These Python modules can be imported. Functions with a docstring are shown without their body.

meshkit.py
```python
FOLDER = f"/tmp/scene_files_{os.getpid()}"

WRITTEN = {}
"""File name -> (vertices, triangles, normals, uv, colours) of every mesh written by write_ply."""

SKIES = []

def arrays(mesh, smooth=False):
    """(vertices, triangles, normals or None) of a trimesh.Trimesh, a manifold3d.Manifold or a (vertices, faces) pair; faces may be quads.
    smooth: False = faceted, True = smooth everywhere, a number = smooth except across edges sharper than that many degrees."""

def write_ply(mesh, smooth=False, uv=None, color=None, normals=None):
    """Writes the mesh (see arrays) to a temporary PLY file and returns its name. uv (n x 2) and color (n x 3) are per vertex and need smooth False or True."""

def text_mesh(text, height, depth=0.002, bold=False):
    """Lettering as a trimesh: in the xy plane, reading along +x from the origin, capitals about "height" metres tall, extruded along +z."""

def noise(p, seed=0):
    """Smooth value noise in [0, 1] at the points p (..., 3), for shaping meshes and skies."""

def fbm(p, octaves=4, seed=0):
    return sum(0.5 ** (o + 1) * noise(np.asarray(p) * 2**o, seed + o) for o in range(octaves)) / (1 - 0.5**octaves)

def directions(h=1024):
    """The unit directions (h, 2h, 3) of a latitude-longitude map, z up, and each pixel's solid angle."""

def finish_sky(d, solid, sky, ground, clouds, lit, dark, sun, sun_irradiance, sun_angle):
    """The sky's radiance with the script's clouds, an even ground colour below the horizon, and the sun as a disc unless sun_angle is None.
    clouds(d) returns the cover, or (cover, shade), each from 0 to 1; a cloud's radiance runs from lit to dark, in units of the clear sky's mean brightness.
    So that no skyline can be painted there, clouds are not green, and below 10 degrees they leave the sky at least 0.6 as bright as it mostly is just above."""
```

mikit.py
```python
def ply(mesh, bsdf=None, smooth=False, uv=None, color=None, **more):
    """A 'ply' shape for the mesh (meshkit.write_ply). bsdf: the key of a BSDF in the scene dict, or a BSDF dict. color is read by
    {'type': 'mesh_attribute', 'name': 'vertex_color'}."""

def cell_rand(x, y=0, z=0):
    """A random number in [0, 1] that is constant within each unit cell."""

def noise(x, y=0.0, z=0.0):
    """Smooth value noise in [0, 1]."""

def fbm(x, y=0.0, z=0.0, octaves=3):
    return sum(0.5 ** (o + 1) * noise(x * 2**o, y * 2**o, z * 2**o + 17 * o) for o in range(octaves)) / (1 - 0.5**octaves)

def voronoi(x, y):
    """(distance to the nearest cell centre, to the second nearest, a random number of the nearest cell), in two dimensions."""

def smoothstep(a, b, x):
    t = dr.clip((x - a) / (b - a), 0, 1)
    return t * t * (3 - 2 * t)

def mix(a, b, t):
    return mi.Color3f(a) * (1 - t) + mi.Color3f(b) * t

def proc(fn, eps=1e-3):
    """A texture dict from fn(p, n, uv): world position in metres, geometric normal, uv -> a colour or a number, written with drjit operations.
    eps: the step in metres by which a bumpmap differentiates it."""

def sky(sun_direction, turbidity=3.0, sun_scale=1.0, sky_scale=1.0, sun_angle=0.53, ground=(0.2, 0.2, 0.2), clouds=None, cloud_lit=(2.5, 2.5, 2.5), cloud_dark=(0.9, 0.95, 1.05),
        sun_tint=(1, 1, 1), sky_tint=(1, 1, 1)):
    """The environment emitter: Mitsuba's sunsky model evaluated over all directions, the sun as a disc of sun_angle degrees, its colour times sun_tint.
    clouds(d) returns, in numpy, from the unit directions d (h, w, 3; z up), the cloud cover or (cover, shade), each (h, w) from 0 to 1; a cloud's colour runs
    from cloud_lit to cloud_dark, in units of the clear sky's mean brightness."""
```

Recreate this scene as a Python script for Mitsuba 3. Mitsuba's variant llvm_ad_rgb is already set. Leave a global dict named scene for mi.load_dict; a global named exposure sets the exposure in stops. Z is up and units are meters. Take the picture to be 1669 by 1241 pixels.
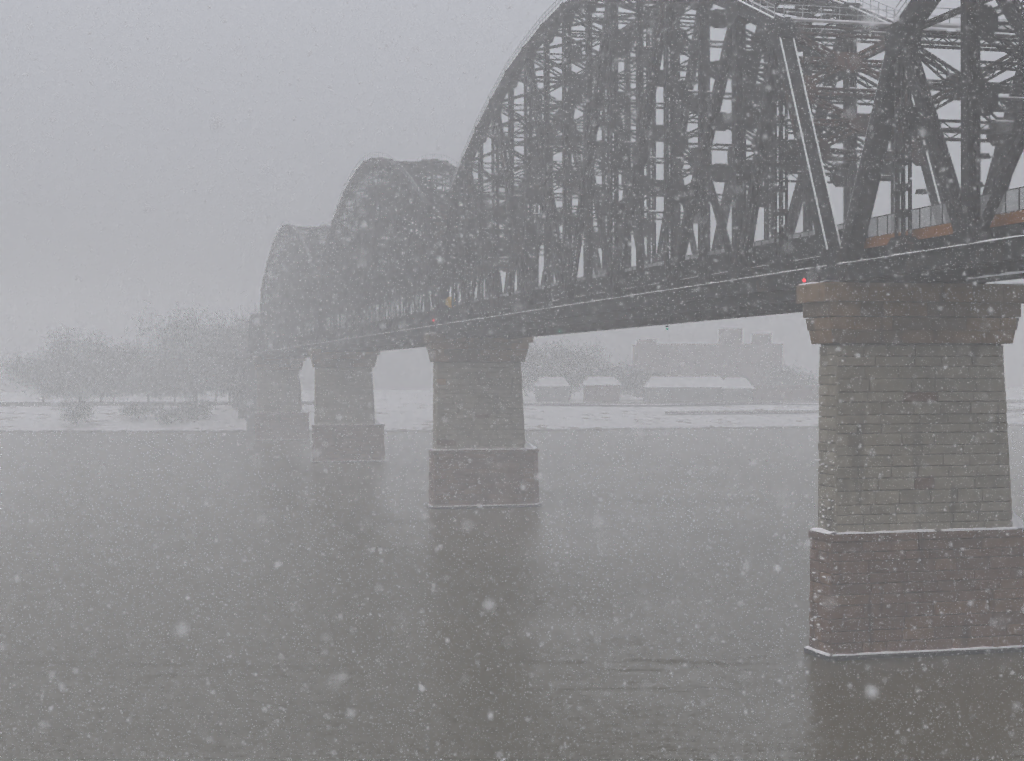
import math, random
import numpy as np
import trimesh, drjit as dr
import mitsuba as mi
import mikit, meshkit
from mikit import noise, fbm, smoothstep, mix, cell_rand

T = mi.ScalarTransform4f
scene, labels = {}, {}
rng = np.random.default_rng(41)
random.seed(41)

# ------------------------------------------------------------------ camera, sky, exposure
CAM_Z, PITCH, ROLL = 20.2, -0.00234, -0.00297
cp, sp = math.cos(PITCH), math.sin(PITCH)
fwd = np.array([0, cp, sp]); up0 = np.array([0, -sp, cp]); rt0 = np.array([1.0, 0, 0])
up = math.cos(ROLL) * up0 - math.sin(ROLL) * rt0
scene['camera'] = {
    'type': 'thinlens', 'fov': 34.35, 'fov_axis': 'x', 'near_clip': 0.3, 'far_clip': 6000.0,
    'aperture_radius': 0.016, 'focus_distance': 62.0,
    'to_world': T().look_at(origin=[0, 0, CAM_Z], target=[0, float(fwd[1]) * 100, CAM_Z + float(fwd[2]) * 100], up=up.tolist()),
    'medium': {'type': 'ref', 'id': 'snow_air'}}
def overcast(d):
    cover = np.ones(d.shape[:2])
    n = meshkit.fbm(d * [2.2, 2.2, 3.0], 4, 5)
    # standard overcast: the cloud deck brightens evenly from the horizon to the zenith
    return cover, 1 - np.clip(d[..., 2], 0, 1) ** 0.9 + 0.10 * (n - 0.5)
scene['sky'] = mikit.sky((-0.35, -0.55, 0.75), turbidity=4, sun_scale=0.12, sun_angle=30, clouds=overcast,
                         cloud_lit=(4.0, 4.12, 4.5), cloud_dark=(1.32, 1.37, 1.52), ground=(0.2, 0.2, 0.2))
exposure = 1.3
HAZE_SIGMA = 0.0028

# ------------------------------------------------------------------ materials
def principled(fn, rough=0.8, spec=0.3, metallic=0.0, bump=None, scale=1.0, eps=0.02):
    b = {'type': 'principled', 'base_color': mikit.proc(fn) if callable(fn) else {'type': 'rgb', 'value': list(fn)},
         'roughness': rough, 'specular': spec, 'metallic': metallic}
    if bump is not None:
        b = {'type': 'bumpmap', 'arbitrary': mikit.proc(bump, eps=eps), 'scale': scale, 'bsdf': b}
    return {'type': 'twosided', 'bsdf': b}

def steel_fn(a, b, rustiness):
    def fn(p, n, uv):
        big = fbm(p.x * 0.35, p.y * 0.35, p.z * 0.22, 3)
        fine = noise(p.x * 4.0, p.y * 4.0, p.z * 1.6)
        t = smoothstep(0.62 - rustiness, 0.82 - rustiness * 0.5, big * 0.7 + fine * 0.3)
        return mix(a, b, t) * (0.75 + 0.5 * fine)
    return fn
scene['steel'] = principled(steel_fn((0.016, 0.016, 0.018), (0.045, 0.028, 0.022), 0.05), 0.65, 0.25)
scene['steel_rusty'] = principled(steel_fn((0.035, 0.026, 0.025), (0.07, 0.038, 0.03), 0.18), 0.75, 0.2)
scene['timber_orange'] = principled(lambda p, n, uv: mix((0.34, 0.145, 0.05), (0.21, 0.085, 0.034),
                                    fbm(p.x * 1.3 + p.y * 0.7, p.z * 9.0, p.y, 3)), 0.8, 0.2)
scene['rail_grey'] = principled((0.42, 0.43, 0.44), 0.5, 0.4, 0.0)
scene['lamp_housing'] = principled((0.03, 0.03, 0.032), 0.5, 0.4)
scene['sign_yellow'] = principled((0.62, 0.40, 0.06), 0.5, 0.4)
scene['snow'] = principled(lambda p, n, uv: mix((0.82, 0.83, 0.86), (0.9, 0.9, 0.92), noise(p.x * 2, p.y * 2, p.z * 2)), 0.9, 0.1)

def stone_fn(col, soot):
    def fn(p, n, uv):
        f = fbm(p.x * 1.7, p.y * 1.7, p.z * 1.7, 4)
        g = noise(p.x * 11, p.y * 11, p.z * 11)
        streak = fbm(p.x * 1.1, p.y * 1.1, p.z * 0.13, 3)           # run-off stains with a shape of their own
        s = smoothstep(0.64, 0.8, streak) * soot
        return mix(mi.Color3f(col) * (0.62 + 0.55 * f + 0.22 * (g - 0.5)), (0.05, 0.047, 0.043), s)
    return fn
def stone_bump(p, n, uv):
    return fbm(p.x * 2.6, p.y * 2.6, p.z * 2.6, 4)
def stone(col, soot=0.5):
    return principled(stone_fn(col, soot), 0.9, 0.15, bump=stone_bump, scale=0.10, eps=0.02)
STONES = {
    'shaft': [('stone_grey', (0.32, 0.295, 0.235)), ('stone_grey_dark', (0.285, 0.262, 0.21)), ('stone_grey_light', (0.35, 0.32, 0.258)),
              ('stone_brown', (0.19, 0.125, 0.095)), ('stone_ochre', (0.34, 0.22, 0.115))],
    'base': [('stone_pink', (0.20, 0.128, 0.098)), ('stone_pink_dark', (0.175, 0.118, 0.094)), ('stone_pink_tan', (0.225, 0.145, 0.102))],
    'cap': [('stone_cap', (0.27, 0.185, 0.115)), ('stone_cap_dark', (0.19, 0.148, 0.108))]}
for kind in STONES.values():
    for k, c in kind:
        scene[k] = stone(c, 0.5)
scene['mortar'] = principled((0.10, 0.09, 0.078), 0.95, 0.1)
scene['wet_stone'] = principled((0.022, 0.022, 0.026), 0.4, 0.4)

def wave(p):
    """Height of the river's ripples in metres."""
    x, y = p.x, p.y
    w = 0.07 * fbm(x * 0.55 + 3, y * 1.1, 0.0, 4) + 0.085 * fbm(x * 1.5, y * 2.4 + 9, 0.0, 3)
    patch = 0.55 + 0.9 * smoothstep(0.3, 0.7, fbm(x * 0.03, y * 0.045, 3.0, 3))
    # the eddy line that trails off the near pier across the current
    eddy = 0.0
    for c0, f1, ph, hgt, wid, lo_, hi_ in ((116.6, 0.16, 0.8, 0.13, 0.16, -40.0, 20.0), (115.0, 0.23, 2.9, 0.10, 0.12, 3.0, 17.0), (118.3, 0.11, 4.4, 0.09, 0.14, 5.0, 22.0), (112.5, 0.13, 1.3, 0.07, 0.12, -45.0, -14.0)):
        c = c0 + 0.9 * dr.sin(x * f1 + ph) + 0.35 * dr.sin(x * 0.61 + ph * 2) + 1.2 * (fbm(x * 0.21, c0, 0.0, 3) - 0.5)
        amt = (0.25 + 0.75 * smoothstep(0.38, 0.6, fbm(x * 0.14 + 40 + c0, 2.0, 0.0, 3))) * smoothstep(lo_, lo_ + 7, x) * (1 - smoothstep(hi_ - 4, hi_, x))
        eddy = eddy + amt * hgt * dr.exp(-dr.square(y - c) / wid)
    # long faint current seams farther out
    seam = 0.10 * smoothstep(0.55, 0.75, fbm(x * 0.012 + 7, y * 0.10, 1.0, 3)) * fbm(x * 0.25, y * 0.8, 2.0, 2)
    return w * patch + eddy + seam
scene['river_water'] = {'type': 'bumpmap', 'arbitrary': mikit.proc(lambda p, n, uv: wave(p), eps=0.05), 'scale': 1.0,
    'bsdf': {'type': 'principled', 'base_color': {'type': 'rgb', 'value': [0.072, 0.062, 0.036]}, 'roughness': 0.17, 'specular': 0.3}}

def bank_fn(p, n, uv):
    f = fbm(p.x * 0.05, p.y * 0.12, 0.0, 4)
    tuft = smoothstep(0.58, 0.72, fbm(p.x * 0.25, p.y * 0.6, 1.0, 3))
    c = mix((0.78, 0.78, 0.8), (0.30, 0.27, 0.23), tuft * smoothstep(0.4, 0.6, f))
    return mix(c, (0.06, 0.052, 0.045), 1 - smoothstep(0.5, 1.3, p.z + 0.5 * noise(p.x * 0.3, p.y * 0.3)))
scene['snowy_ground'] = principled(bank_fn, 0.9, 0.1)
scene['slush_road'] = principled((0.2, 0.195, 0.19), 0.8, 0.2)
scene['bark'] = principled(lambda p, n, uv: mix((0.05, 0.04, 0.033), (0.09, 0.075, 0.06), noise(p.x * 3, p.y * 3, p.z)), 0.9, 0.1)
scene['twigs'] = principled((0.06, 0.052, 0.042), 0.9, 0.1)
scene['evergreen'] = principled((0.04, 0.055, 0.038), 0.9, 0.1)
scene['brick_red'] = principled(lambda p, n, uv: mix((0.17, 0.09, 0.075), (0.12, 0.07, 0.06), noise(p.x * 0.4, p.y * 0.4, p.z * 2)), 0.9, 0.1)
scene['wall_grey'] = principled((0.2, 0.2, 0.2), 0.9, 0.1)
scene['dark_opening'] = principled((0.03, 0.03, 0.035), 0.3, 0.4)
scene['flake_white'] = {'type': 'principledthin', 'base_color': {'type': 'rgb', 'value': [0.98, 0.98, 0.99]}, 'roughness': 1.0, 'diff_trans': 1.3, 'spec_trans': 0.0}

# ------------------------------------------------------------------ mesh helpers
PSI = 0.2491
OX, OY = 23.23, 120.21
RT = np.array([math.cos(PSI), math.sin(PSI), 0]); RS = np.array([-math.sin(PSI), math.cos(PSI), 0])
def to_world(v):
    """Bridge frame (t across, s along, z up) to world."""
    v = np.asarray(v, float)
    return np.stack([OX + v[:, 0] * RT[0] + v[:, 1] * RS[0], OY + v[:, 0] * RT[1] + v[:, 1] * RS[1], v[:, 2]], 1)

BOXF = np.array([[0, 1, 3], [0, 3, 2], [4, 6, 7], [4, 7, 5], [0, 4, 5], [0, 5, 1], [2, 3, 7], [2, 7, 6], [0, 2, 6], [0, 6, 4], [1, 5, 7], [1, 7, 3]])
SGN = np.array([[x, y, z] for x in (-1, 1) for y in (-1, 1) for z in (-1, 1)], float)

class MB:
    """Collects boxes, bars and prisms into one mesh."""
    def __init__(self): self.v, self.f, self.n = [], [], 0
    def add(self, v, f):
        self.v.append(np.asarray(v, float)); self.f.append(np.asarray(f, int) + self.n); self.n += len(v)
    def bar(self, p0, p1, a, b, wa, wb):
        """Box from p0 to p1; a, b the cross axes, wa, wb the full widths."""
        p0, p1 = np.asarray(p0, float), np.asarray(p1, float)
        c, u = (p0 + p1) / 2, (p1 - p0) / 2
        v = c + SGN[:, :1] * u + SGN[:, 1:2] * np.asarray(a) * wa / 2 + SGN[:, 2:] * np.asarray(b) * wb / 2
        f = BOXF if np.dot(np.cross(u, a), b) > 0 else BOXF[:, ::-1]
        self.add(v, f)
    def box(self, x0, x1, y0, y1, z0, z1):
        c = np.array([(x0 + x1) / 2, (y0 + y1) / 2, (z0 + z1) / 2])
        self.add(c + SGN * np.array([x1 - x0, y1 - y0, z1 - z0]) / 2, BOXF)
    def prism(self, ring0, ring1):
        """Closed solid between two rings of equal count (anticlockwise from above, ring1 on top)."""
        n = len(ring0); i = np.arange(n); j = (i + 1) % n
        v = np.vstack([ring0, ring1, [np.mean(ring0, 0)], [np.mean(ring1, 0)]])
        f = np.vstack([np.stack([i, j, j + n], 1), np.stack([i, j + n, i + n], 1),
                       np.stack([j, i, i * 0 + 2 * n], 1), np.stack([i + n, j + n, i * 0 + 2 * n + 1], 1)])
        self.add(v, f)
    def mesh(self): return np.vstack(self.v), np.vstack(self.f)

def numbered(key):
    if key not in USED: USED[key] = 0; return key
    USED[key] += 1
    return f'{key}_{USED[key]:03d}'
USED = {}
def put(parent, name, mb, bsdf, smooth=False, bridge=True):
    key = numbered(f'{parent}__{name}' if parent else name)
    v, f = mb.mesh() if isinstance(mb, MB) else mb
    scene[key] = mikit.ply((to_world(v) if bridge else v, f), bsdf, smooth)
    return key
def sub(parent, name): return numbered(f'{parent}__{name}')
def tag(key, label=None, category=None, group=None, kind=None):
    d = labels.setdefault(key, {})
    for a, b in (('label', label), ('category', category), ('group', group), ('kind', kind)):
        if b: d[a] = b

def lump_snow(m, p0, p1, side, w, h, r, step=0.55, gaps=0.0, ramp=True):
    """A ribbon of settled snow from p0 to p1 on a level ledge, w wide towards side, uneven in height and edge."""
    p0, p1, side = (np.asarray(q, float) for q in (p0, p1, side))
    L = np.linalg.norm(p1 - p0); n = max(2, int(L / step)); x = np.linspace(0, 1, n + 1)
    hh = h * (0.45 + 1.1 * r.random(n + 1)); hh = (hh + np.roll(hh, 1)) / 2; ww = w * (0.78 + 0.34 * r.random(n + 1))
    rows = []
    for i in range(n + 1):
        c = p0 + (p1 - p0) * x[i]; H = np.array([0, 0, 1.0]) * hh[i]
        rows.append([c, c + H * 1.25, c + side * ww[i] * .55 + H, c + side * ww[i] * .92 + H * .55, c + side * ww[i]])
    V = np.array(rows).reshape(-1, 3); F = []
    for i in range(n):
        if r.random() < gaps: continue
        for j in range(4):
            a = i * 5 + j; F += [(a, a + 5, a + 6), (a, a + 6, a + 1)]
        F += [(i * 5 + 4, i * 5 + 9, i * 5 + 5), (i * 5 + 4, i * 5 + 5, i * 5)]
    m.add(V, np.array(F))

TV = np.array([1.0, 0, 0]); ZV = np.array([0, 0, 1.0]); SV = np.array([0, 1.0, 0])
def unit(v): v = np.asarray(v, float); return v / np.linalg.norm(v)

# ------------------------------------------------------------------ steel members (bridge frame)
def laced(p0, p1, w, d, near, pitch=None, cover=False, batten=False):
    """Built-up member: two webs with flange angles, joined by zigzag lacing, battens or a holed cover plate."""
    m = MB(); p0, p1 = np.asarray(p0, float), np.asarray(p1, float)
    u = unit(p1 - p0); L = np.linalg.norm(p1 - p0); n = unit(np.cross(u, TV))
    for sx in (-1, 1):
        o = TV * sx * (w / 2 - 0.05)
        m.bar(p0 + o, p1 + o, TV, n, 0.09, d)
        if near:
            for sn in (-1, 1):
                q = TV * sx * (w / 2 - 0.12) + n * sn * d / 2
                m.bar(p0 + q, p1 + q, TV, n, 0.26, 0.06)
    for sn in ((-1, 1) if near else (-1,)):
        o = n * sn * (d / 2 + (0.035 if near else 0.0))
        if cover:
            m.bar(p0 + o, p1 + o, TV, n, w * 0.92, 0.03)
        elif batten:
            k = max(2, int(L / 1.75))
            for i in range(k + 1):
                c = p0 + u * L * (i / k) + o
                m.bar(c - u * 0.24, c + u * 0.24, TV, n, w, 0.035)
        else:
            k = max(2, int(L / (pitch or w * 0.85)))
            for i in range(k):
                a = p0 + u * L * (i / k) + o - TV * (w / 2 - 0.08) * (-1) ** i
                b = p0 + u * L * ((i + 1) / k) + o + TV * (w / 2 - 0.08) * (-1) ** i
                m.bar(a, b, unit(np.cross(unit(b - a), n)), n, 0.11, 0.03)
            for e in (0.6, L - 0.6):
                c = p0 + u * e + o
                m.bar(c - u * 0.6, c + u * 0.6, TV, n, w, 0.03)
    return m

def battened(p0, p1, w, d, near):
    m = MB(); p0, p1 = np.asarray(p0, float), np.asarray(p1, float)
    u = unit(p1 - p0); L = np.linalg.norm(p1 - p0); n = unit(np.cross(u, TV))
    for sx in (-1, 1):
        for sn in (-1, 1):
            o = TV * sx * (w / 2 - 0.1) + n * sn * (d / 2 - 0.1)
            m.bar(p0 + o, p1 + o, TV, n, 0.19, 0.19)
    k = max(2, int(L / 1.7))
    for i in range(k + 1):
        c = p0 + u * L * (i / k)
        for sx in (-1, 1):
            m.bar(c - u * 0.22 + TV * sx * (w / 2 - 0.03), c + u * 0.22 + TV * sx * (w / 2 - 0.03), TV, n, 0.04, d * .98)
            m.bar(c - u * 0.22 + n * sx * (d / 2 - 0.03), c + u * 0.22 + n * sx * (d / 2 - 0.03), n, TV, 0.04, w * .98)
    return m

def lattice(m, p0, p1, nrm, h, depth=0.22, pitch=None, ch=0.11):
    """Lattice strut in the plane square to nrm: two chords h apart with zigzag bars."""
    p0, p1 = np.asarray(p0, float), np.asarray(p1, float)
    u = unit(p1 - p0); L = np.linalg.norm(p1 - p0); b = unit(np.cross(nrm, u))
    for sx in (-1, 1):
        o = b * sx * (h / 2 - ch / 2)
        m.bar(p0 + o, p1 + o, b, nrm, ch, depth)
    k = max(2, int(L / (pitch or h * 0.9)))
    for i in range(k):
        a = p0 + u * L * (i / k) + b * (h / 2 - ch) * (-1) ** i
        c = p0 + u * L * ((i + 1) / k) - b * (h / 2 - ch) * (-1) ** i
        m.bar(a, c, unit(np.cross(unit(c - a), nrm)), nrm, 0.07, 0.05)

def octo(c, a, b, ra, rb, nrm, th, m):
    r = [(1, .45), (.45, 1), (-.45, 1), (-1, .45), (-1, -.45), (-.45, -1), (.45, -1), (1, -.45)]
    ring = np.array([c + a * x * ra + b * y * rb for x, y in r])
    if np.dot(np.cross(a, b), nrm) < 0: ring = ring[::-1]
    m.prism(ring - nrm * th / 2, ring + nrm * th / 2)

BR = 10.0                     # distance between the two trusses
Z_BC, Z_TOP_BC = 27.5, 28.1   # bottom chord centre and top
Z_CLEAR = 36.8                # underside of the sway bracing

def truss_span(key, s0, s1, n, top, first, near, orange=False, fine=1.0):
    ss = np.concatenate([[s0], np.linspace(s0 + first, s1 - first, n - 1), [s1]])
    zt = [Z_BC] + [top(min(s - s0, s1 - s)) for s in ss[1:-1]] + [Z_BC]
    def U(k, t): return np.array([t, ss[k], zt[k]])
    def Lw(k, t): return np.array([t, ss[k], Z_BC])
    half = n // 2
    rust = 'steel_rusty'
    for t in (0.0, BR):
        tr = sub(key, 'side_truss')
        tsgn = -1 if t == 0 else 1
        for k in range(n):                                       # chords and end posts
            end = k in (0, n - 1)
            a, b = (Lw(0, t) if k == 0 else U(k, t)), (Lw(n, t) if k == n - 1 else U(k + 1, t))
            put(tr, 'end_post' if end else 'top_chord', laced(a, b, 1.25 if end else 1.15, 1.0, near, cover=True), 'steel')
            if near:                                             # snow lying on the two upper edges
                m = MB(); u = unit(b - a); nn = unit(np.cross(u, TV)); nn = nn if nn[2] > 0 else -nn
                w = (1.25 if end else 1.15) / 2
                for sx in (-1, 1):
                    o = TV * sx * (w - 0.07) + nn * 0.58
                    m.bar(a + o, b + o, TV, nn, 0.11 if end else 0.17, 0.07)
                put(tr, 'snow', m, 'snow')
            m = MB(); c0, c1 = Lw(k, t), Lw(k + 1, t)
            m.bar(c0, c1, TV, ZV, 1.1, 1.2)
            m.bar(c0 + ZV * .57, c1 + ZV * .57, TV, ZV, 1.7, 0.05)
            put(tr, 'bottom_chord', m, 'steel')
            m = MB(); o = ZV * 0.597; sr = np.random.default_rng(k + int(t))
            lump_snow(m, c0 + o - TV * .3, c1 + o - TV * .3, -TV, 0.56, 0.09, sr, 0.8, 0.0); lump_snow(m, c1 + o + TV * .3, c0 + o + TV * .3, TV, 0.56, 0.09, sr, 0.8)
            put(tr, 'snow', m, 'snow')
        for k in range(1, n):                                    # verticals
            main = k % 2 == 0
            if main:
                put(tr, 'vertical', laced(U(k, t), Lw(k, t), 0.88, 0.7, near, pitch=None if near else 1.6), 'steel')
            elif k in (1, n - 1):
                put(tr, 'hanger', battened(U(k, t), Lw(k, t), 0.72, 1.1, near), 'steel')
        ends = []
        for k in list(range(2, half, 2)): ends.append((k, k + 2, 1))
        for k in list(range(n - 2, half, -2)): ends.append((k, k - 2, -1))
        for k, j, sg in ends:
            a, b = U(k, t), Lw(j, t)
            put(tr, 'diagonal', laced(a, b, 0.82, 0.7, near, pitch=None if near else 1.6), 'steel')
            M = (a + b) / 2; q = k + sg
            put(tr, 'hanger', battened(M, Lw(q, t), 0.62, 0.75, near), 'steel')
            put(tr, 'upper_post', laced(U(q, t), M, 0.6, 0.5, near, pitch=None if near else 1.4), 'steel')
            if abs(q - half) <= 1 or q in (3, n - 3): put(tr, 'sub_strut', laced(M, Lw(k, t), 0.5, 0.42, near, pitch=None if near else 1.4), 'steel')
            if near:
                m = MB(); octo(M, SV, ZV, 1.0, 1.1, TV, 0.95, m); put(tr, 'gusset', m, 'steel')
        for k, j in ((1, 2), (n - 1, n - 2)):
            put(tr, 'diagonal', laced(U(k, t), Lw(j, t), 0.85, 0.7, near, pitch=None if near else 1.6), 'steel')
        for k in range(1, n):                                    # gusset plates
            m = MB(); octo(U(k, t) - ZV * 0.5, SV, ZV, 1.35, 1.1, TV, 1.25, m); put(tr, 'gusset', m, 'steel')
            if k % 2 == 0 or k in (1, n - 1):
                m = MB(); octo(Lw(k, t) + ZV * 0.85, SV, ZV, 1.3, 1.0, TV, 1.2, m); put(tr, 'gusset', m, 'steel')
        m = MB()                                                 # bearing shoes on the pier
        for k, e in ((0, 0.4), (n, -0.4)):
            octo(Lw(k, t) + ZV * 0.5, SV, ZV, 1.1, 1.3, TV, 1.3, m)
            m.box(t - 0.8, t + 0.8, ss[k] - 0.55, ss[k] + 0.55, 26.85, 27.2)
        put(tr, 'bearing', m, 'steel')
        m = MB()                                                 # handrail along the top chord
        for k in range(1, n - 1):
            a, b = U(k, t), U(k + 1, t); o = TV * tsgn * 0.5 + ZV * 0.5; L = np.linalg.norm(b - a)
            for h in ((1.1, 0.6) if near else (1.1,)):
                m.bar(a + o + ZV * h, b + o + ZV * h, TV, unit(np.cross(unit(b - a), TV)), 0.05, 0.05)
            q = 6 if near else 4
            for i in range(q):
                c = a + (b - a) * i / q + o
                m.bar(c, c + ZV * 1.1, TV, SV, 0.05, 0.05)
        put(tr, 'handrail', m, 'rail_grey')
        m = MB()                                                 # lower girder under the floor, clear of the piers
        if not orange:
            tt = t + (0.25 if t == 0 else -0.25)
            m.box(tt - 0.15, tt + 0.15, s0 + 2.2, s1 - 2.4, 26.02, 26.88)
            m.box(tt - 0.4, tt + 0.4, s0 + 2.2, s1 - 2.4, 25.96, 26.04)
            put(tr, 'lower_girder', m, 'steel')
        else:
            if t == 0:                                            # catwalk pipe hung below the floor, snow on its back
                m.box(0.1, 0.5, s0 + 1.5, s1 - 16.5, 25.85, 26.1)
                for k in range(1, n - 1): m.box(0.25, 0.35, ss[k] - .06, ss[k] + .06, 26.1, 26.9)
                put(tr, 'catwalk', m, 'steel')
                m = MB(); sr = np.random.default_rng(8); lump_snow(m, (0.3, s0 + 1.5, 26.104), (0.3, s1 - 16.6, 26.104), -TV, 0.2, 0.1, sr); put(tr, 'snow', m, 'snow')
    # transverse frames: portals in the planes of the end posts, sway frames at the panel points
    def frame(name, P, zlo, zhi, nrm, mat):
        fr = sub(key, name)
        tiers = max(1, int(round((zhi - zlo) / 5.4)))
        zz = np.linspace(zlo, zhi, tiers + 1)
        for i, z in enumerate(zz):
            m = MB(); h = 0.85 if i in (0, tiers) else 0.6
            lattice(m, P(0.45, z), P(BR - 0.45, z), nrm, h, 0.3, None if near else 1.6, 0.15 if near else 0.2)
            put(fr, 'strut', m, mat)
            if near:
                m = MB(); sr = np.random.default_rng(int(z * 10) + len(USED)); f = P(0.9, z + h / 2 + .01); g = P(BR - 0.9, z + h / 2 + .01)
                lump_snow(m, f + SV * .1, g + SV * .1, -SV, 0.2, 0.09, sr, 0.7, 0.5); tag(put(fr, 'snow', m, 'snow'), kind='stuff')
        for z0, z1 in zip(zz[:-1], zz[1:]):
            for a, b in (((0.4, z0 + 0.3), (BR - 0.4, z1 - 0.3)), ((0.4, z1 - 0.3), (BR - 0.4, z0 + 0.3))):
                m = MB(); o = nrm * (0.06 if a[1] < b[1] else -0.06)
                lattice(m, P(*a) + o, P(*b) + o, nrm, 0.62, 0.22, None if near else 1.6, 0.17 if near else 0.2)
                put(fr, 'brace', m, mat)
            m = MB(); c = P(BR / 2, (z0 + z1) / 2); octo(c, TV, unit(np.cross(nrm, TV)), 1.15, 0.85, nrm, 0.36, m)
            put(fr, 'gusset', m, mat)
            if name == 'portal_frame' or near:
                m = MB(); zm = (z0 + z1) / 2
                lattice(m, P(0.45, zm), P(BR - 0.45, zm), nrm, 0.5, 0.24, None if near else 1.6, 0.12)
                put(fr, 'strut', m, mat)
            for tt in (0.85, BR - 0.85):
                m = MB(); octo(P(tt, z0 + 0.3), TV, unit(np.cross(nrm, TV)), 0.95, 1.0, nrm, 0.3, m); put(fr, 'gusset', m, mat)
    for k in range(1, n):
        if zt[k] - Z_CLEAR < 3: continue
        if k % 2 and near and k not in (1, n - 1):
            m = MB(); lattice(m, U(k, .5) - ZV * .4, U(k, BR - .5) - ZV * .4, SV, 0.8, 0.3, None, 0.15); put(key, 'top_strut', m, 'steel'); continue
        frame('sway_frame', lambda t, z, k=k: np.array([t, ss[k], z]), Z_CLEAR, zt[k] - 0.5, SV, 'steel')
    for k, sg in ((0, 1), (n, -1)):
        k1 = k + sg
        def P(t, z, k=k, k1=k1): return np.array([t, ss[k] + (ss[k1] - ss[k]) * (z - Z_BC) / (zt[k1] - Z_BC), z])
        frame('portal_frame', P, Z_CLEAR, zt[k1] - 0.2, unit(np.cross(P(0, 40) - P(0, 30), TV)) * 1.0, rust)
        if near:
            m = MB(); m.bar(U(k1, 0.7) + ZV * 0.62, U(k1, BR - 0.7) + ZV * 0.62, SV, ZV, 0.8, 0.14)
            pf = [q for q in USED if q.startswith(key + '__portal_frame') and q.count('__') == 1][-1]
            put(key, 'snow', m, 'snow')
            m = MB()
            for h in (0.7, 1.25):
                m.bar(U(k1, 0.3) + ZV * (h + .5), U(k1, BR - 0.3) + ZV * (h + .5), SV, ZV, 0.05, 0.05)
            for i in range(7):
                c = U(k1, 0.3 + (BR - 0.6) * i / 6) + ZV * 0.5
                m.bar(c, c + ZV * 1.25, TV, SV, 0.05, 0.05)
            put(key, 'handrail', m, 'rail_grey')
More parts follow.
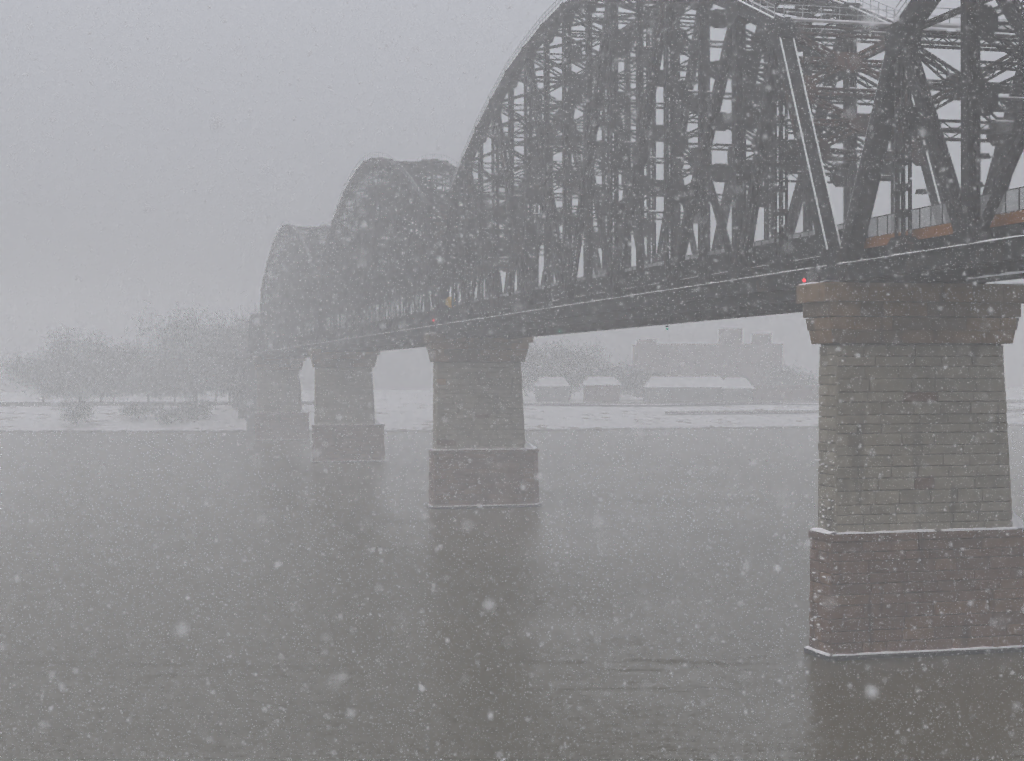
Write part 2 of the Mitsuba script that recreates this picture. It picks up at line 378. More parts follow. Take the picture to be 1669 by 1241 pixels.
    for k in range(1, n - 1):                                    # lateral bracing between the top chords
        a, b = U(k, 0.4), U(k + 1, BR - 0.4); nn = unit(np.cross(unit(U(k + 1, 0) - U(k, 0)), TV))
        for p, q, e in ((a, b, .05), (U(k, BR - 0.4), U(k + 1, 0.4), -.05)):
            m = MB(); lattice(m, p + nn * e, q + nn * e, nn, 0.55, 0.2, None if near else 2.0, 0.12 if near else 0.18)
            put(key, 'lateral_brace', m, 'steel')
    for k in range(0, n + 1):                                    # floor
        m = MB(); e = 0.5 if k == 0 else -0.5 if k == n else 0
        low = 27.0 if k in (0, n) or orange else 26.05
        m.box(0.55, BR - 0.55, ss[k] + e - 0.2, ss[k] + e + 0.2, low, 29.2)
        m.box(0.3, BR - 0.3, ss[k] + e - 0.3, ss[k] + e + 0.3, low - 0.05, low + 0.01)
        put(key, 'floor_beam', m, 'steel')
        if near and 0 < k < n and not orange:
            m = MB(); m.box(-0.12, 0.12, ss[k] - 0.12, ss[k] + 0.12, 25.5, 25.96); m.box(-0.2, 0.2, ss[k] - 0.2, ss[k] + 0.2, 25.3, 25.52)
            put(key, 'hanging_bracket', m, 'steel')
    for t in (1.5, 3.6, 6.4, 8.5):
        m = MB(); m.box(t - 0.2, t + 0.2, s0 - 0.3, s1 + 0.3, 28.3, 29.45); put(key, 'stringer', m, 'steel')
    dk = sub(key, 'deck')
    m = MB(); m.box(1.0, BR - 1.0, s0 - 0.6, s1 + 0.6, 29.45, 29.75); put(dk, 'slab', m, 'wall_grey')
    m = MB(); m.box(1.12, BR - 1.12, s0 - 0.6, s1 + 0.6, 29.754, 29.82); put(dk, 'snow', m, 'snow')
    for t in (0.9, BR - 0.9):
        m = MB()
        if orange:
            L = s1 - s0; kk = int(L / 5.6)
            for i in range(kk):
                y0 = s0 - 0.5 + (L + 0.9) * i / kk
                m = MB(); m.box(t - 0.07, t + 0.07, y0 + 0.03, y0 + (L + 0.9) / kk - 0.03, 29.18, 29.88)
                put(dk, 'fascia_board', m, 'timber_orange')
        else:
            m.box(t - 0.08, t + 0.08, s0 - 0.5, s1 + 0.5, 29.1, 30.86); m.box(t - 0.2, t + 0.2, s0 - 0.5, s1 + 0.5, 28.98, 29.1)
            put(dk, 'fascia_girder', m, 'steel')
            m = MB(); m.box(t - 0.22, t + 0.09, s0 - 0.5, s1 + 0.5, 29.11 if t < 5 else 30.87, 29.15 if t < 5 else 30.9)
            put(dk, 'snow', m, 'snow')
        if orange or near:
            rl = sub(key, 'railing'); tt = t + (0.25 if t < 5 else -0.25)
            N = int((s1 - s0) / 1.5); ys = np.linspace(s0 - 0.4, s1 + 0.4, N + 1)
            for y in ys:
                m = MB(); m.box(tt - 0.04, tt + 0.04, y - 0.035, y + 0.035, 29.8, 31.3); put(rl, 'post', m, 'lamp_housing')
            m = MB()
            for z, h in ((31.28, 0.06), (29.95, 0.05)):
                m.box(tt - 0.03, tt + 0.03, s0 - 0.4, s1 + 0.4, z - h / 2, z + h / 2)
            put(rl, 'rail', m, 'lamp_housing')
            m = MB()
            for y in np.arange(s0 - 0.35, s1 + 0.4, 0.11):
                m.bar([tt, y, 29.97], [tt, y, 31.25], TV, SV, 0.02, 0.045)
            k_ = put(rl, 'infill', m, 'rail_grey'); tag(k_, kind='stuff')
        else:
            m = MB(); tt = t + (0.25 if t < 5 else -0.25)
            m.box(tt - 0.03, tt + 0.03, s0, s1, 31.2, 31.3)
            for y in np.arange(s0, s1, 1.5): m.box(tt - 0.03, tt + 0.03, y - 0.03, y + 0.03, 29.8, 31.2)
            put(key, 'railing', m, 'rail_grey')

def big_top(r):
    return float(np.interp(r, [0, 10, 16.5, 22, 30, 38, 44, 50, 58, 65, 70], [45, 47.9, 50.6, 52.9, 55.5, 57.7, 59.2, 60.2, 61.3, 61.9, 62.1])) - 0.45
def near_top(r):
    return float(np.interp(r, [0, 8.5, 17, 26, 35, 44, 52], [42, 43.3, 47.2, 50, 52, 53.2, 53.8])) - 0.45
def low_top(r):
    return float(np.interp(r, [0, 8, 12, 30], [39.5, 40.4, 40.9, 41.0])) - 0.45

C0 = -0.9
BUILD = ('near', 'a', 'b', 'c', 'd')
key = numbered('truss_span')
truss_span(key, C0 - 1.5 - 104, C0 - 1.4, 12, near_top, 8.6, True, orange=True)
tag(key, 'dark steel truss span with orange boards along its deck, cut off by the right edge', 'bridge span')
key = numbered('truss_span')
truss_span(key, C0 + 0.2, C0 + 139.1, 16, big_top, 9.8, True)
tag(key, 'tall arched dark steel truss span between the nearest stone pier and the second one', 'bridge span')
key = numbered('truss_span')
truss_span(key, C0 + 140.2, C0 + 279.1, 16, big_top, 9.8, False)
tag(key, 'arched steel truss span half hidden in snow, between the second and third stone piers', 'bridge span')
key = numbered('truss_span')
truss_span(key, C0 + 280.2, C0 + 419.1, 16, big_top, 9.8, False)
tag(key, 'faint grey arched truss span in the haze, between the third and fourth stone piers', 'bridge span')
key = numbered('truss_span')
truss_span(key, C0 + 420.2, C0 + 456.0, 4, low_top, 8.3, False)
tag(key, 'lowest and farthest truss span, a faint flat-topped block beyond the fourth pier', 'bridge span')

key = numbered('approach_span')
for t in (1.0, 8.5):
    m = MB(); m.box(t, t + .5, 455.8, 560, 27.0, 30.4); put(key, 'girder', m, 'steel')
m = MB(); m.box(0.6, 9.4, 455.9, 560, 30.404, 30.8); put(key, 'deck', m, 'wall_grey')
for s in (455.4, 490, 525, 552):
    m = MB(); m.box(2.2, 7.8, s - 0.9, s + 0.9, -1 if s < 535 else 3, 26.84); put(key, 'pillar', m, 'wall_grey')
tag(key, 'flat girder approach of the bridge on plain pillars, fading out at the far bank', 'bridge span')

# ------------------------------------------------------------------ stone piers
def block(o, u, v, nrm, w, h, proud, r, inset=0.05):
    """One rock-faced stone: its uneven face stands proud of the joint plane. o lower left corner."""
    nx, ny = (4, 3) if w > 1.0 else (3, 3)
    xs = np.concatenate([[0], np.sort(np.linspace(inset * 2.2, w - inset * 2.2, nx - 1)), [w]])
    ys = np.concatenate([[0], np.linspace(inset * 1.8, h - inset * 1.8, ny - 1), [h]])
    xs, ys = np.clip(xs, inset * .5, w - inset * .5), np.clip(ys, inset * .5, h - inset * .5)
    X, Y = np.meshgrid(xs, ys, indexing='ij')
    D = np.full(X.shape, 0.015)
    D[1:-1, 1:-1] = proud * r.uniform(0.55, 1.25, (len(xs) - 2, len(ys) - 2))
    front = o + X[..., None] * u + Y[..., None] * v + D[..., None] * nrm
    a, b = X.shape; V = front.reshape(-1, 3)
    idx = np.arange(a * b).reshape(a, b)
    F = []
    for i in range(a - 1):
        for j in range(b - 1):
            q = idx[i, j], idx[i + 1, j], idx[i + 1, j + 1], idx[i, j + 1]
            F += [(q[0], q[1], q[2]), (q[0], q[2], q[3])] if (i + j) % 2 else [(q[0], q[1], q[3]), (q[1], q[2], q[3])]
    edge = list(idx[:, 0]) + list(idx[-1, 1:]) + list(idx[-2::-1, -1]) + list(idx[0, -2:0:-1])
    back = V[edge] - nrm * 0.12; nb = len(V); V = np.vstack([V, back])
    for i in range(len(edge)):
        j = (i + 1) % len(edge)
        F += [(edge[j], edge[i], nb + i), (edge[j], nb + i, nb + j)]
    return V, np.array(F)

def stone_panel(parent, kind, q00, q10, q01, q11, courses, length, r, joined, proud=0.06, odd=0.06):
    """Courses of stones over the four-cornered panel (lower left, lower right, upper left, upper right, seen from outside)."""
    q00, q10, q01, q11 = (np.asarray(q, float) for q in (q00, q10, q01, q11))
    nrm = unit(np.cross(q10 - q00, q01 - q00))
    hs = r.uniform(0.78, 1.25, courses); hs = np.concatenate([[0], np.cumsum(hs) / hs.sum()])
    main = STONES[kind]
    bag = {}
    for c in range(courses):
        a0, b0 = q00 + (q01 - q00) * hs[c], q10 + (q11 - q10) * hs[c]
        a1 = q00 + (q01 - q00) * hs[c + 1]
        W = np.linalg.norm(b0 - a0); u = unit(b0 - a0); h = np.linalg.norm(a1 - a0); v = unit(a1 - a0 - u * np.dot(a1 - a0, u))
        k = max(1, int(round(W / length)))
        e0, e1 = r.uniform(-0.01, 0.08, 2); ws = r.uniform(0.6, 1.45, k); ws = ws / ws.sum() * (W + e0 + e1); x = -e0
        for w in ws:
            mesh = block(a0 + u * x, u, v, nrm, w, h, proud * r.uniform(0.4, 2.0), r); x += w
            i = r.integers(0, min(3, len(main))) if r.random() > odd or len(main) < 4 else r.integers(3, 5)
            if joined: bag.setdefault(int(min(i, 2)), MB()).add(*mesh)
            else: put(parent, 'stone', mesh, main[i][0])
    for i, mb in bag.items():
        tag(put(parent, 'stone', mb, main[i][0]), kind='stuff')

def ring(t0, t1, s0, s1, z, nose=0.0):
    pts = [(t0, s0), (t1, s0)] + ([(t1 + nose, (s0 + s1) / 2)] if nose else []) + [(t1, s1), (t0, s1)]
    return np.array([(t, s, z) for t, s in pts])

def pier(c, joined, seed, last=False):
    key = numbered('stone_pier'); r = np.random.default_rng(seed)
    bz, sz0, sz1 = 0.35, 8.95, 22.4
    # plinth at the waterline
    m = MB(); m.prism(ring(-1.75, 14.9, c - 2.0, c + 2.0, -2.0, 1.3), ring(-1.75, 14.9, c - 2.0, c + 2.0, bz, 1.3)); pl = put(key, 'plinth', m, 'wet_stone')
    m = MB(); zl = bz + .004
    lump_snow(m, (-1.35, c - 1.7, zl), (15.0, c - 1.7, zl), -SV, 0.29, 0.10, r); lump_snow(m, (-1.3, c + 1.95, zl), (-1.3, c - 1.9, zl), -TV, 0.44, 0.10, r)
    lump_snow(m, (14.7, c - 1.75, zl), (15.9, c, zl), unit([1.2, -1, 0]), 0.3, 0.10, r); put(pl, 'snow', m, 'snow')
    # base
    b = sub(key, 'base'); s0, s1 = c - 1.75, c + 1.75
    m = MB(); m.prism(ring(-1.36, 14.5, s0 + .06, s1 - .06, bz, 1.2), ring(-1.3, 14.35, s0 + .06, s1 - .06, 8.4, 1.1)); put(b, 'core', m, 'mortar')
    stone_panel(b, 'base', (-1.42, s0, bz), (14.5, s0, bz), (-1.36, s0, 8.4), (14.35, s0, 8.4), 10, 2.6, r, joined, 0.06)
    stone_panel(b, 'base', (-1.42, s1, bz), (-1.42, s0, bz), (-1.36, s1, 8.4), (-1.36, s0, 8.4), 10, 1.7, r, joined, 0.06)
    stone_panel(b, 'base', (14.5, s0, bz), (15.75, c, bz), (14.35, s0, 8.4), (15.5, c, 8.4), 10, 2.0, r, joined, 0.06)
    # ledge course
    lg = sub(key, 'ledge')
    n = 7; xs = np.linspace(-1.5, 14.55, n + 1)
    m = MB(); m.prism(ring(-1.4, 14.45, s0, s1, 8.4, 1.2), ring(-1.4, 14.45, s0, s1, 8.93, 1.2)); put(lg, 'core', m, 'mortar')
    bag = MB()
    for i in range(n):
        mesh = block(np.array([xs[i], s0 - 0.1, 8.4]), TV, ZV, -SV, xs[i + 1] - xs[i], 0.55, 0.05, r)
        bag.add(*mesh) if joined else put(lg, 'stone', mesh, STONES['base'][i % 2][0])
    bag.add(*block(np.array([-1.5, s1, 8.4]), -SV, ZV, -TV, s1 - s0 + .1, 0.55, 0.05, r))
    bag.add(*block(np.array([14.55, s0 - 0.1, 8.4]), unit([1.2, 1.85, 0]), ZV, unit([1.85, -1.2, 0]), 2.2, 0.55, 0.05, r))
    put(lg, 'stone', bag, 'stone_pink_dark')
    m = MB(); zl = 8.955
    lump_snow(m, (-.95, c - 1.45, zl), (14.5, c - 1.45, zl), -SV, 0.38, 0.12, r, gaps=.03); lump_snow(m, (-.85, s1 + .1, zl), (-.85, s0, zl), -TV, 0.62, 0.13, r)
    put(lg, 'snow', m, 'snow')
    sh0 = key + '__shaft'
    m = MB()                                                     # little drifts caught on the rough end face
    for z in r.uniform(9.4, 21.5, 26):
        y = r.uniform(c - 1.5, c + 1.2); lump_snow(m, (-.86 + (z - 8.95) * .0097, y + .5 * r.uniform(.4, 1), z), (-.86 + (z - 8.95) * .0097, y, z), -TV, 0.12, 0.09, r, step=.2)
    for z in r.uniform(1, 8, 12):
        y = r.uniform(c - 1.7, c + 1.3); lump_snow(m, (-1.4, y + .5, z), (-1.4, y, z), -TV, 0.12, 0.09, r, step=.2)
    tag(put(sh0, 'snow', m, 'snow'), kind='stuff')
    # sloping snow-covered cap of the cutwater, right of the shaft
    m = MB(); a = np.array([(13.0, s0 + .15, 9.0), (14.5, s0 + .05, 9.0), (15.5, c, 9.0), (14.5, s1 - .05, 9.0), (13.0, s1 - .15, 9.0)])
    bb = np.array([(12.9, s0 + .3, 10.4), (13.1, s0 + .3, 10.4), (13.2, c, 10.4), (13.1, s1 - .3, 10.4), (12.9, s1 - .3, 10.4)]); m.prism(a, bb)
    put(lg, 'snow', m, 'snow')
    # shaft
    sh = sub(key, 'shaft'); f0, f1 = c - 1.5, c + 1.5
    q = dict(a=(-0.86, f0, sz0), b=(13.16, f0, sz0), c=(-0.73, f0 + .1, sz1), d=(12.42, f0 + .1, sz1))
    m = MB(); m.prism(ring(-.8, 13.1, f0 + .06, f1 - .06, sz0), ring(-.67, 12.36, f0 + .16, f1 - .16, sz1 + .1)); put(sh, 'core', m, 'mortar')
    stone_panel(sh, 'shaft', q['a'], q['b'], q['c'], q['d'], 17, 2.5, r, joined, 0.06, 0.05)
    stone_panel(sh, 'shaft', (-0.86, f1, sz0), q['a'], (-0.73, f1 - .1, sz1), q['c'], 17, 1.5, r, joined, 0.06, 0.02)
    stone_panel(sh, 'shaft', q['b'], (13.16, f1, sz0), q['d'], (12.42, f1 - .1, sz1), 17, 1.5, r, True, 0.05, 0.02)
    # flared corbel, course, coping
    co = sub(key, 'corbel')
    m = MB(); m.prism(ring(-1.15, 12.95, c - 1.75, c + 1.75, sz1 + .1), ring(-1.5, 13.4, c - 2.0, c + 2.0, 24.36)); put(co, 'core', m, 'mortar')
    stone_panel(co, 'cap', (-1.2, c - 1.8, sz1 + .1), (13.0, c - 1.8, sz1 + .1), (-1.58, c - 2.05, 24.36), (13.45, c - 2.05, 24.36), 2, 2.6, r, joined, 0.03)
    stone_panel(co, 'cap', (-1.2, c + 1.8, sz1 + .1), (-1.2, c - 1.8, sz1 + .1), (-1.58, c + 2.05, 24.36), (-1.58, c - 2.05, 24.36), 2, 2.0, r, joined, 0.03)
    stone_panel(co, 'cap', (13.0, c - 1.8, sz1 + .1), (13.0, c + 1.8, sz1 + .1), (13.45, c - 2.05, 24.36), (13.45, c + 2.05, 24.36), 2, 2.0, r, True, 0.03)
    cs = sub(key, 'upper_course')
    m = MB(); m.prism(ring(-1.65, 13.5, c - 2.05, c + 2.05, 24.42), ring(-1.65, 13.5, c - 2.05, c + 2.05, 25.45)); put(cs, 'core', m, 'mortar')
    stone_panel(cs, 'cap', (-1.7, c - 2.1, 24.42), (13.55, c - 2.1, 24.42), (-1.7, c - 2.1, 25.45), (13.55, c - 2.1, 25.45), 1, 2.6, r, joined, 0.03)
    stone_panel(cs, 'cap', (-1.7, c + 2.1, 24.42), (-1.7, c - 2.1, 24.42), (-1.7, c + 2.1, 25.45), (-1.7, c - 2.1, 25.45), 1, 2.0, r, joined, 0.03)
    cg = sub(key, 'coping')
    m = MB(); m.prism(ring(-2.05, 14.15, c - 2.3, c + 2.3, 25.45), ring(-2.05, 14.15, c - 2.3, c + 2.3, 26.8)); put(cg, 'core', m, 'stone_cap_dark')
    stone_panel(cg, 'cap', (-2.1, c - 2.36, 25.47), (14.2, c - 2.36, 25.47), (-2.1, c - 2.36, 26.8), (14.2, c - 2.36, 26.8), 1, 2.4, r, joined, 0.03)
    stone_panel(cg, 'cap', (-2.1, c + 2.36, 25.47), (-2.1, c - 2.36, 25.47), (-2.1, c + 2.36, 26.8), (-2.1, c - 2.36, 26.8), 1, 1.7, r, joined, 0.03)
    stone_panel(cg, 'cap', (14.2, c - 2.36, 25.47), (14.2, c + 2.36, 25.47), (14.2, c - 2.36, 26.8), (14.2, c + 2.36, 26.8), 1, 1.7, r, joined, 0.03)
    m = MB(); lump_snow(m, (-1.0, c + 2.3, 26.804), (-1.0, c - 2.3, 26.804), -TV, 1.05, 0.13, r); put(cg, 'snow', m, 'snow')
    m = MB(); lump_snow(m, (11.4, c - 2.0, 26.804), (14.1, c - 2.0, 26.804), -SV, .3, 0.1, r); lump_snow(m, (12.6, c - 2.3, 26.804), (12.6, c + 2.3, 26.804), TV, 1.5, 0.12, r); put(cg, 'snow', m, 'snow')
    return key

for i, (lab, joined) in enumerate([
        ('nearest stone pier, grey coursed shaft on a reddish base, standing large at right', False),
        ('second stone pier, standing in mid river left of the nearest one', False),
        ('third stone pier, pale in the haze, just left of the second pier', True),
        ('fourth and farthest stone pier, faint grey shape left of the third pier', True)]):
    k = pier(C0 + 140 * i, joined, 100 + i)
    tag(k, lab, 'bridge pier', 'stone piers of the bridge')

# ------------------------------------------------------------------ small things on the bridge
def ball(c, r, n=2):
    s = trimesh.creation.icosphere(n, r); return np.array(s.vertices) + c, np.array(s.faces)
def lamp_light(pos, color, power, label, drop=0.0):
    key = numbered('navigation_light'); pos = np.asarray(pos, float)
    m = MB(); m.box(pos[0] - .14, pos[0] + .14, pos[1] - .14, pos[1] + .14, pos[2] + .2, pos[2] + .36)
    m.box(pos[0] - .03, pos[0] + .03, pos[1] - .03, pos[1] + .03, pos[2] + .36, pos[2] + .5 + drop)
    put(key, 'housing', m, 'lamp_housing')
    k = put(key, 'lens', ball(pos, 0.13), 'lamp_housing', True)
    scene[k]['emitter'] = {'type': 'area', 'radiance': {'type': 'rgb', 'value': [power * x for x in color]}}
    tag(key, label, 'light', 'navigation lights on the bridge')
lamp_light((-1.0, 2.6, 27.25), (1, 0.02, 0.035), 1.3, 'red navigation light glowing beside the top of the nearest pier', 0.5)
lamp_light((-0.4, 142.0, 29.0), (1, 0.02, 0.04), 1.9, 'red navigation light glowing above the second pier', 0.5)
lamp_light((0.0, 72.0, 25.4), (0.04, 0.42, 0.28), 0.5, 'dim green navigation light hanging under the near edge of the tall arched span', 0.2)
lamp_light((10.0, 63.5, 25.45), (0.04, 0.36, 0.26), 0.4, 'small green navigation light on a rod below the far edge of the tall arched span', 0.7)

def floodlight(t, s, z, dt, label):
    key = numbered('floodlight')
    m = MB(); m.bar((t, s, z), (t + dt * 0.9, s, z), SV, ZV, 0.07, 0.07); put(key, 'arm', m, 'lamp_housing')
    m = MB(); m.prism(ring(min(t + dt * .6, t + dt * 1.5), max(t + dt * .6, t + dt * 1.5), s - .25, s + .25, z - .12), ring(min(t + dt * .75, t + dt * 1.4), max(t + dt * .75, t + dt * 1.4), s - .18, s + .18, z + .22))
    put(key, 'head', m, 'lamp_housing')
    tag(key, label, 'floodlight', 'floodlights on the truss')
floodlight(0.6, -5.2, 33.9, 1.0, 'small dark floodlight on the thick inclined post right above the nearest pier')
floodlight(0.4, -11.1, 35.2, 1.2, 'small dark floodlight arm on the battened hanger right of the nearest pier')
floodlight(9.5, 2.6, 34.0, -0.9, 'small floodlight on the left edge of the far inclined post above the nearest pier')
floodlight(9.4, -6.5, 35.5, -0.8, 'small floodlight bracket on the far post at right edge, upper one')
floodlight(9.4, -5.6, 33.6, -0.8, 'small floodlight bracket on the far post at right edge, lower one')

key = numbered('warning_sign')
m = MB(); octo(np.array([0.2, 132.0, 31.4]), unit([1, 0, 1]), unit([-1, 0, 1]), 0.8, 0.8, SV, 0.05, m); put(key, 'panel', m, 'sign_yellow')
m = MB(); m.box(0.15, 0.25, 132.06, 132.16, 28.1, 31.6); put(key, 'post', m, 'lamp_housing')
tag(key, 'small yellow sign at the deck edge just before the second pier', 'sign')

# ------------------------------------------------------------------ river, far bank, background
def shore(x): return 612 + np.clip(x - 15, 0, 385) * 0.26 + 3 * np.sin(x * 0.021)
xs = np.array([-1200, 1200.]); 
scene['water'] = mikit.ply((np.array([[-1200, -200, 0], [1200, -200, 0], [1200, 1000, 0], [-1200, 1000, 0.]]), np.array([[0, 1, 2], [0, 2, 3]])), 'river_water')
tag('water', 'wide brown-grey river with fine ripples', 'river', kind='structure')
gx = np.linspace(-1200, 1200, 161); gv = np.array([-40, -4, -1.5, 0, 1.5, 3, 6, 12, 20, 28, 36, 44, 50, 58, 66, 80, 110, 160, 260, 420, 540.])
gz = np.array([-3, -1.2, -.5, 0.0, 0.7, 1.3, 2.0, 3.2, 4.6, 6.0, 7.2, 8.0, 8.6, 9.0, 9.1, 9.3, 9.6, 10, 10.5, 11, 11])
def ground_z(x, y): return float(np.interp(y - shore(x), gv, gz))
GX, GV = np.meshgrid(gx, gv, indexing='ij')
GY = shore(GX) + GV
GZ = np.broadcast_to(gz, GX.shape) + np.clip(GV / 40, 0, 1) * (meshkit.fbm(np.stack([GX * .02, GY * .05, GX * 0], -1), 3, 2) - .5) * 1.5
idx = np.arange(GX.size).reshape(GX.shape)
gf = np.concatenate([np.stack([idx[:-1, :-1], idx[1:, :-1], idx[1:, 1:]], -1).reshape(-1, 3), np.stack([idx[:-1, :-1], idx[1:, 1:], idx[:-1, 1:]], -1).reshape(-1, 3)])
scene['terrain'] = mikit.ply((np.stack([GX, GY, GZ], -1).reshape(-1, 3), gf), 'snowy_ground', True)
tag('terrain', 'snow-covered far river bank with a dark waterline', 'river bank', kind='structure')
def strip(key, x0, x1, v0, v1, lift, mat, n=60):
    x = np.linspace(x0, x1, n); y0, y1 = shore(x) + v0, shore(x) + v1
    zz = lambda a, b: np.array([ground_z(p, q) for p, q in zip(a, b)])
    V = np.vstack([np.stack([x, y0, zz(x, y0) + lift], 1), np.stack([x, y1, zz(x, y1) + lift], 1)]); i = np.arange(n - 1)
    scene[key] = mikit.ply((V, np.vstack([np.stack([i, i + 1, i + 1 + n], 1), np.stack([i, i + 1 + n, i + n], 1)])), mat)
strip('road', -30, 400, 44, 52, 0.9, 'slush_road'); tag('road', 'slushy road along the top of the far bank', 'road', kind='structure')
strip('path', 60, 400, 22, 26, 0.7, 'slush_road'); tag('path', 'narrow path across the snowy bank', 'path', kind='structure')

def wall(x0, x1, v, h, label):
    key = numbered('low_wall'); m = MB(); x = np.linspace(x0, x1, 40); y = shore(x) + v
    for i in range(39):
        a, b = np.array([x[i], y[i], ground_z(x[i], y[i]) - .5]), np.array([x[i + 1], y[i + 1], ground_z(x[i + 1], y[i + 1]) - .5])
        m.bar(a + ZV * (h / 2 + .25), b + ZV * (h / 2 + .25), unit(np.cross(b - a, ZV)), ZV, 0.6, h + .5)
    scene[key] = mikit.ply(m.mesh(), 'wall_grey'); tag(key, label, 'wall')
wall(-260, -70, 56, 1.6, 'long low wall along the top of the snowy far bank, left of the bridge')

def tree(x, v, h, w, seed, label, cat='tree', mat='twigs', trunk=True, low=0.13, count=9000, name='tree', group=None):
    key = numbered(name); r = np.random.default_rng(seed); y = float(shore(x)) + v; z0 = ground_z(x, y) - 0.3; base = np.array([x, y, z0])
    m = MB(); tips = []
    def limb(p, q, a, b):
        u = unit(q - p); e = unit(np.cross(u, [0.3, 0.9, 0.1])); g = np.cross(u, e); an = np.arange(6) * math.pi / 3
        m.prism(np.array([p + (e * math.cos(t) + g * math.sin(t)) * a for t in an]), np.array([q + (e * math.cos(t) + g * math.sin(t)) * b for t in an]))
    R = h * 0.018 + 0.05
    t1 = base + np.array([r.normal(0, .02 * h), r.normal(0, .02 * h), h * low * 1.3]); limb(base, t1, R, R * .75)
    t2 = t1 + np.array([r.normal(0, .03 * h), r.normal(0, .03 * h), h * .35]); limb(t1, t2, R * .75, R * .3)
    for i in range(int(13)):
        f = r.uniform(0, 1); p = t1 + (t2 - t1) * f; a = r.uniform(0, 6.28); L = w * r.uniform(.35, .6)
        q = p + np.array([math.cos(a) * L, math.sin(a) * L, h * r.uniform(.08, .3)]); limb(p, q, R * .4, R * .12); tips.append(q)
        for j in range(2):
            q2 = q + np.array([r.normal(0, w * .16), r.normal(0, w * .16), h * r.uniform(.03, .16)]); limb((p + q) / 2, q2, R * .2, R * .06); tips.append(q2)
    tips.append(t2)
    scene[key + '__trunk'] = mikit.ply(m.mesh(), 'bark')
    cl = np.array(tips); n = count
    c = cl[r.integers(0, len(cl), n)] + r.normal(0, 1, (n, 3)) * np.array([w * .17, w * .17, h * .11])
    c[:, 2] = np.maximum(c[:, 2], z0 + h * low * .7)
    a = r.normal(0, 1, (n, 3)); a /= np.linalg.norm(a, axis=1, keepdims=True); b = np.cross(a, r.normal(0, 1, (n, 3))); b /= np.linalg.norm(b, axis=1, keepdims=True) + 1e-9
    s = r.uniform(.5, 1.4, (n, 1)) * (0.5 + h * .03)
    a[:, 2] = np.abs(a[:, 2]) * .8 + .15
    V = np.stack([c - a * s, c + a * s, c + b * s * .16], 1).reshape(-1, 3)
    scene[key + '__crown'] = mikit.ply((V, np.arange(3 * n).reshape(-1, 3)), mat)
    tag(key, label, cat, group)
back = 'trees on the far bank left of the bridge'
T_ = [(-172, 80, 24, 18, 'faint smaller tree at the left end of the far bank'), (-155, 95, 26, 20, 'faint rounded tree, second from the left on the far bank'),
      (-134, 92, 38, 24, 'tallest faint tree group crown, third from the left on the far bank'), (-121, 100, 30, 22, 'hazy tree behind the tallest one on the far bank'),
      (-112, 88, 40, 24, 'tall hazy tree in the middle of the far bank left of the bridge'), (-140, 75, 20, 22, 'low dark tree in front of the tall ones on the far bank'),
      (-122, 72, 18, 22, 'low dense tree left of the bridge in front of the tall hazy tree'), (-186, 76, 15, 16, 'lowest small tree beside the left edge of the photo'),
      (-165, 72, 14, 20, 'low bushy tree standing behind the wall at far left'),
      (-182, 84, 30, 20, 'tall pale tree near the left edge, left of the rounded tree'),
      (-150, 70, 13, 20, 'low thicket-like tree behind the wall between the bushes'), (-197, 82, 22, 20, 'faint tree at the very left edge, cut off by the frame'), (-131, 70, 15, 20, 'low spreading tree behind the wall, left of the hazy tall pair'), (-112, 68, 16, 16, 'low spreading tree nearest the bridge, behind the wall')]
for i, (x, v, h, w, lab) in enumerate(T_): tree(x, v, h, w, 500 + i, lab, group=back)
tree(-100.5, 18, 34, 9, 530, 'narrow tree close against the left end of the bridge', low=.12)
tree(-103, 40, 20, 9, 531, 'darker low tree at the foot of the bridge end', low=.1)
for i, (x, v, h, w, lab) in enumerate([(-163, 8, 12, 9, 'dark bush on the snowy bank, leftmost of four'), (-142, 18, 8, 8, 'dark bush on the snowy bank, second from the left'),
                                      (-128, 10, 9, 8, 'thin bush on the snowy bank, third from the left'), (-119, 18, 10, 6, 'dark upright bush on the snowy bank, rightmost of four')]):
    tree(x, v, h, w, 550 + i, lab, 'bush', 'evergreen', low=.05, count=2600, name='bush', group='bushes on the snowy bank')
for i, (x, v, h, w, lab) in enumerate([(14, 120, 26, 18, 'pale bare tree seen just right of the second pier'), (26, 130, 24, 16, 'faint bare tree behind the low houses right of the second pier'),
                                      (46, 110, 18, 14, 'low faint tree left of the long brick building'), (58, 100, 14, 14, 'low faint bush-like tree beside the snow-roofed shed'),
                                      (130, 120, 16, 14, 'low faint tree at the right end of the brick building')]):
    tree(x, v, h, w, 600 + i, lab, group='bare trees on the far bank right of the second pier')

def building(name, x0, x1, y, depth, z0, z1, mat, label, cat, towers=(), roof='flat', rh=4.0):
    key = numbered(name); m = MB(); m.box(x0, x1, y, y + depth, z0, z1)
    for a, b, h in towers: m.box(a, b, y + 2, y + depth * .6, z1 - .1, z1 + h)
    scene[key + '__wall'] = mikit.ply(m.mesh(), mat)
    m = MB()
    if roof == 'flat':
        m.box(x0 - .3, x1 + .3, y - .3, y + depth + .3, z1 + .01, z1 + .5)
        for a, b, h in towers: m.box(a - .2, b + .2, y + 1.8, y + depth * .6 + .2, z1 + h + .01, z1 + h + .4)
        scene[key + '__roof'] = mikit.ply(m.mesh(), mat)
    else:
        V = np.array([(x0 - .8, y - .8, z1), (x1 + .8, y - .8, z1), (x1 + .8, y + depth + .8, z1), (x0 - .8, y + depth + .8, z1), (x0 + 2, y + depth * .5, z1 + rh), (x1 - 2, y + depth * .5, z1 + rh)])
        F = np.array([(0, 1, 5), (0, 5, 4), (2, 3, 4), (2, 4, 5), (1, 2, 5), (3, 0, 4), (0, 2, 1), (0, 3, 2)])
        scene[key + '__roof'] = mikit.ply((V, F), 'snow')
    tag(key, label, cat)
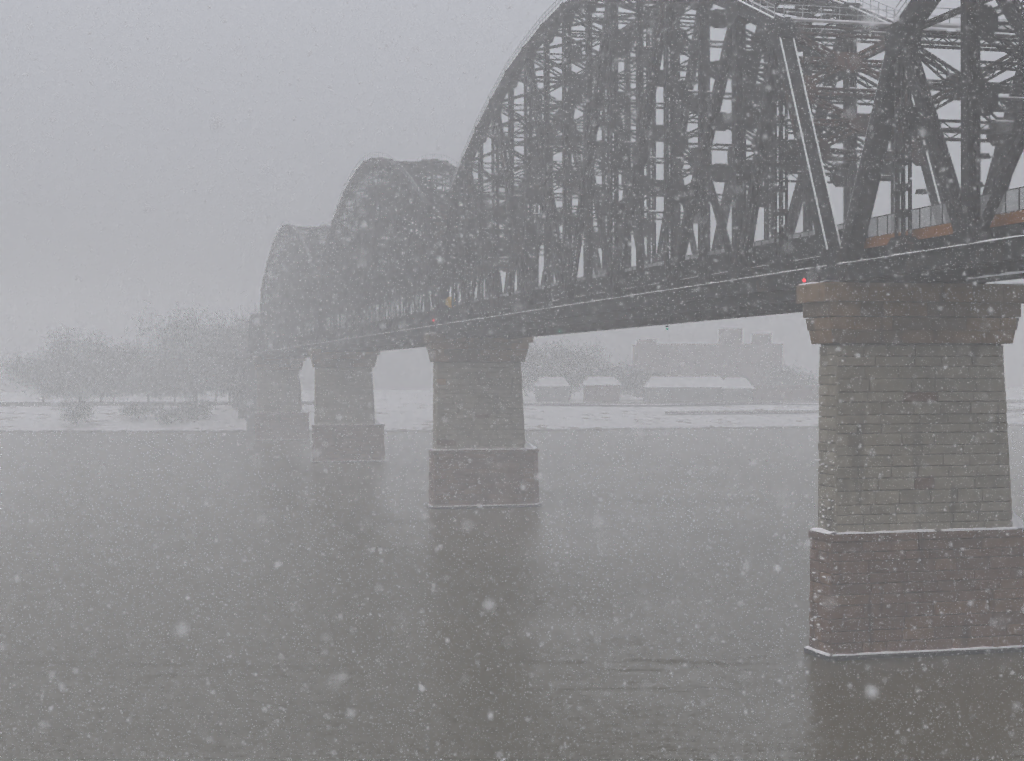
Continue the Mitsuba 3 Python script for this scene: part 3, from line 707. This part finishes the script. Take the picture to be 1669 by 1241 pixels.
building('brick_building', 60, 129, 790, 30, 8, 35.0, 'brick_red', 'long high brick building with square roof towers, faint in the haze', 'building',
         towers=[(61, 69, 2.5), (101, 110, 7.5), (117, 124, 5)])
building('shed', 57, 90, 690, 22, 7, 15.5, 'wall_grey', 'long low shed under a bright snow-covered roof, in front of the brick building', 'shed', roof='hip', rh=4.5)
building('shed', 88, 100, 688, 18, 7, 15.0, 'wall_grey', 'shorter snow-roofed shed touching the right end of the long one', 'shed', roof='hip', rh=4.5)
building('shed', 104, 132, 705, 18, 7, 15.5, 'brick_red', 'low dark flat-roofed building right of the snow-roofed sheds', 'building')
building('house', 10, 24, 700, 14, 7, 16, 'wall_grey', 'small pale house with a snowy roof just right of the second pier', 'house', roof='hip', rh=4)
building('house', 31, 46, 705, 14, 7, 16.5, 'brick_red', 'small house with a snowy roof between the second pier and the long shed', 'house', roof='hip', rh=3.5)

# ------------------------------------------------------------------ falling snow: one loose mass filling the air over the river
r = np.random.default_rng(77)
N = 600000
lo, hi = np.array([-27.0, 3.0, 4.0]), np.array([27.0, 66.0, 37.0])
c = r.uniform(lo, hi, (N, 3))
size = np.clip(r.lognormal(math.log(0.0066), 0.42, (N, 1, 1)), 0.003, 0.019)
TET = np.array([[1, 1, 1], [1, -1, -1], [-1, 1, -1], [-1, -1, 1.0]]) * 0.72
TF = np.array([[0, 2, 1], [0, 1, 3], [0, 3, 2], [1, 2, 3]])
V = c[:, None, :] + (TET[None] * r.uniform(0.6, 1.3, (N, 4, 1)) + r.normal(0, 0.25, (N, 4, 3))) * size
Fc = (TF[None] + (np.arange(N) * 4)[:, None, None]).reshape(-1, 3)
scene['falling_snow'] = mikit.ply((V.reshape(-1, 3), Fc), 'flake_white')
tag('falling_snow', 'snowflakes falling thickly in front of the bridge and river', 'snowfall', kind='stuff')

# ------------------------------------------------------------------ haze
scene['snow_air'] = {'type': 'homogeneous', 'albedo': {'type': 'rgb', 'value': [0.985, 0.986, 0.988]}, 'sigma_t': HAZE_SIGMA}
scene['haze'] = {'type': 'cube', 'to_world': T().translate([0, 520, 32]).scale([1260, 760, 36.5]), 'bsdf': {'type': 'null'},
                 'interior': {'type': 'ref', 'id': 'snow_air'}}
tag('haze', 'grey snow haze that swallows the far spans and bank', 'haze', kind='stuff')
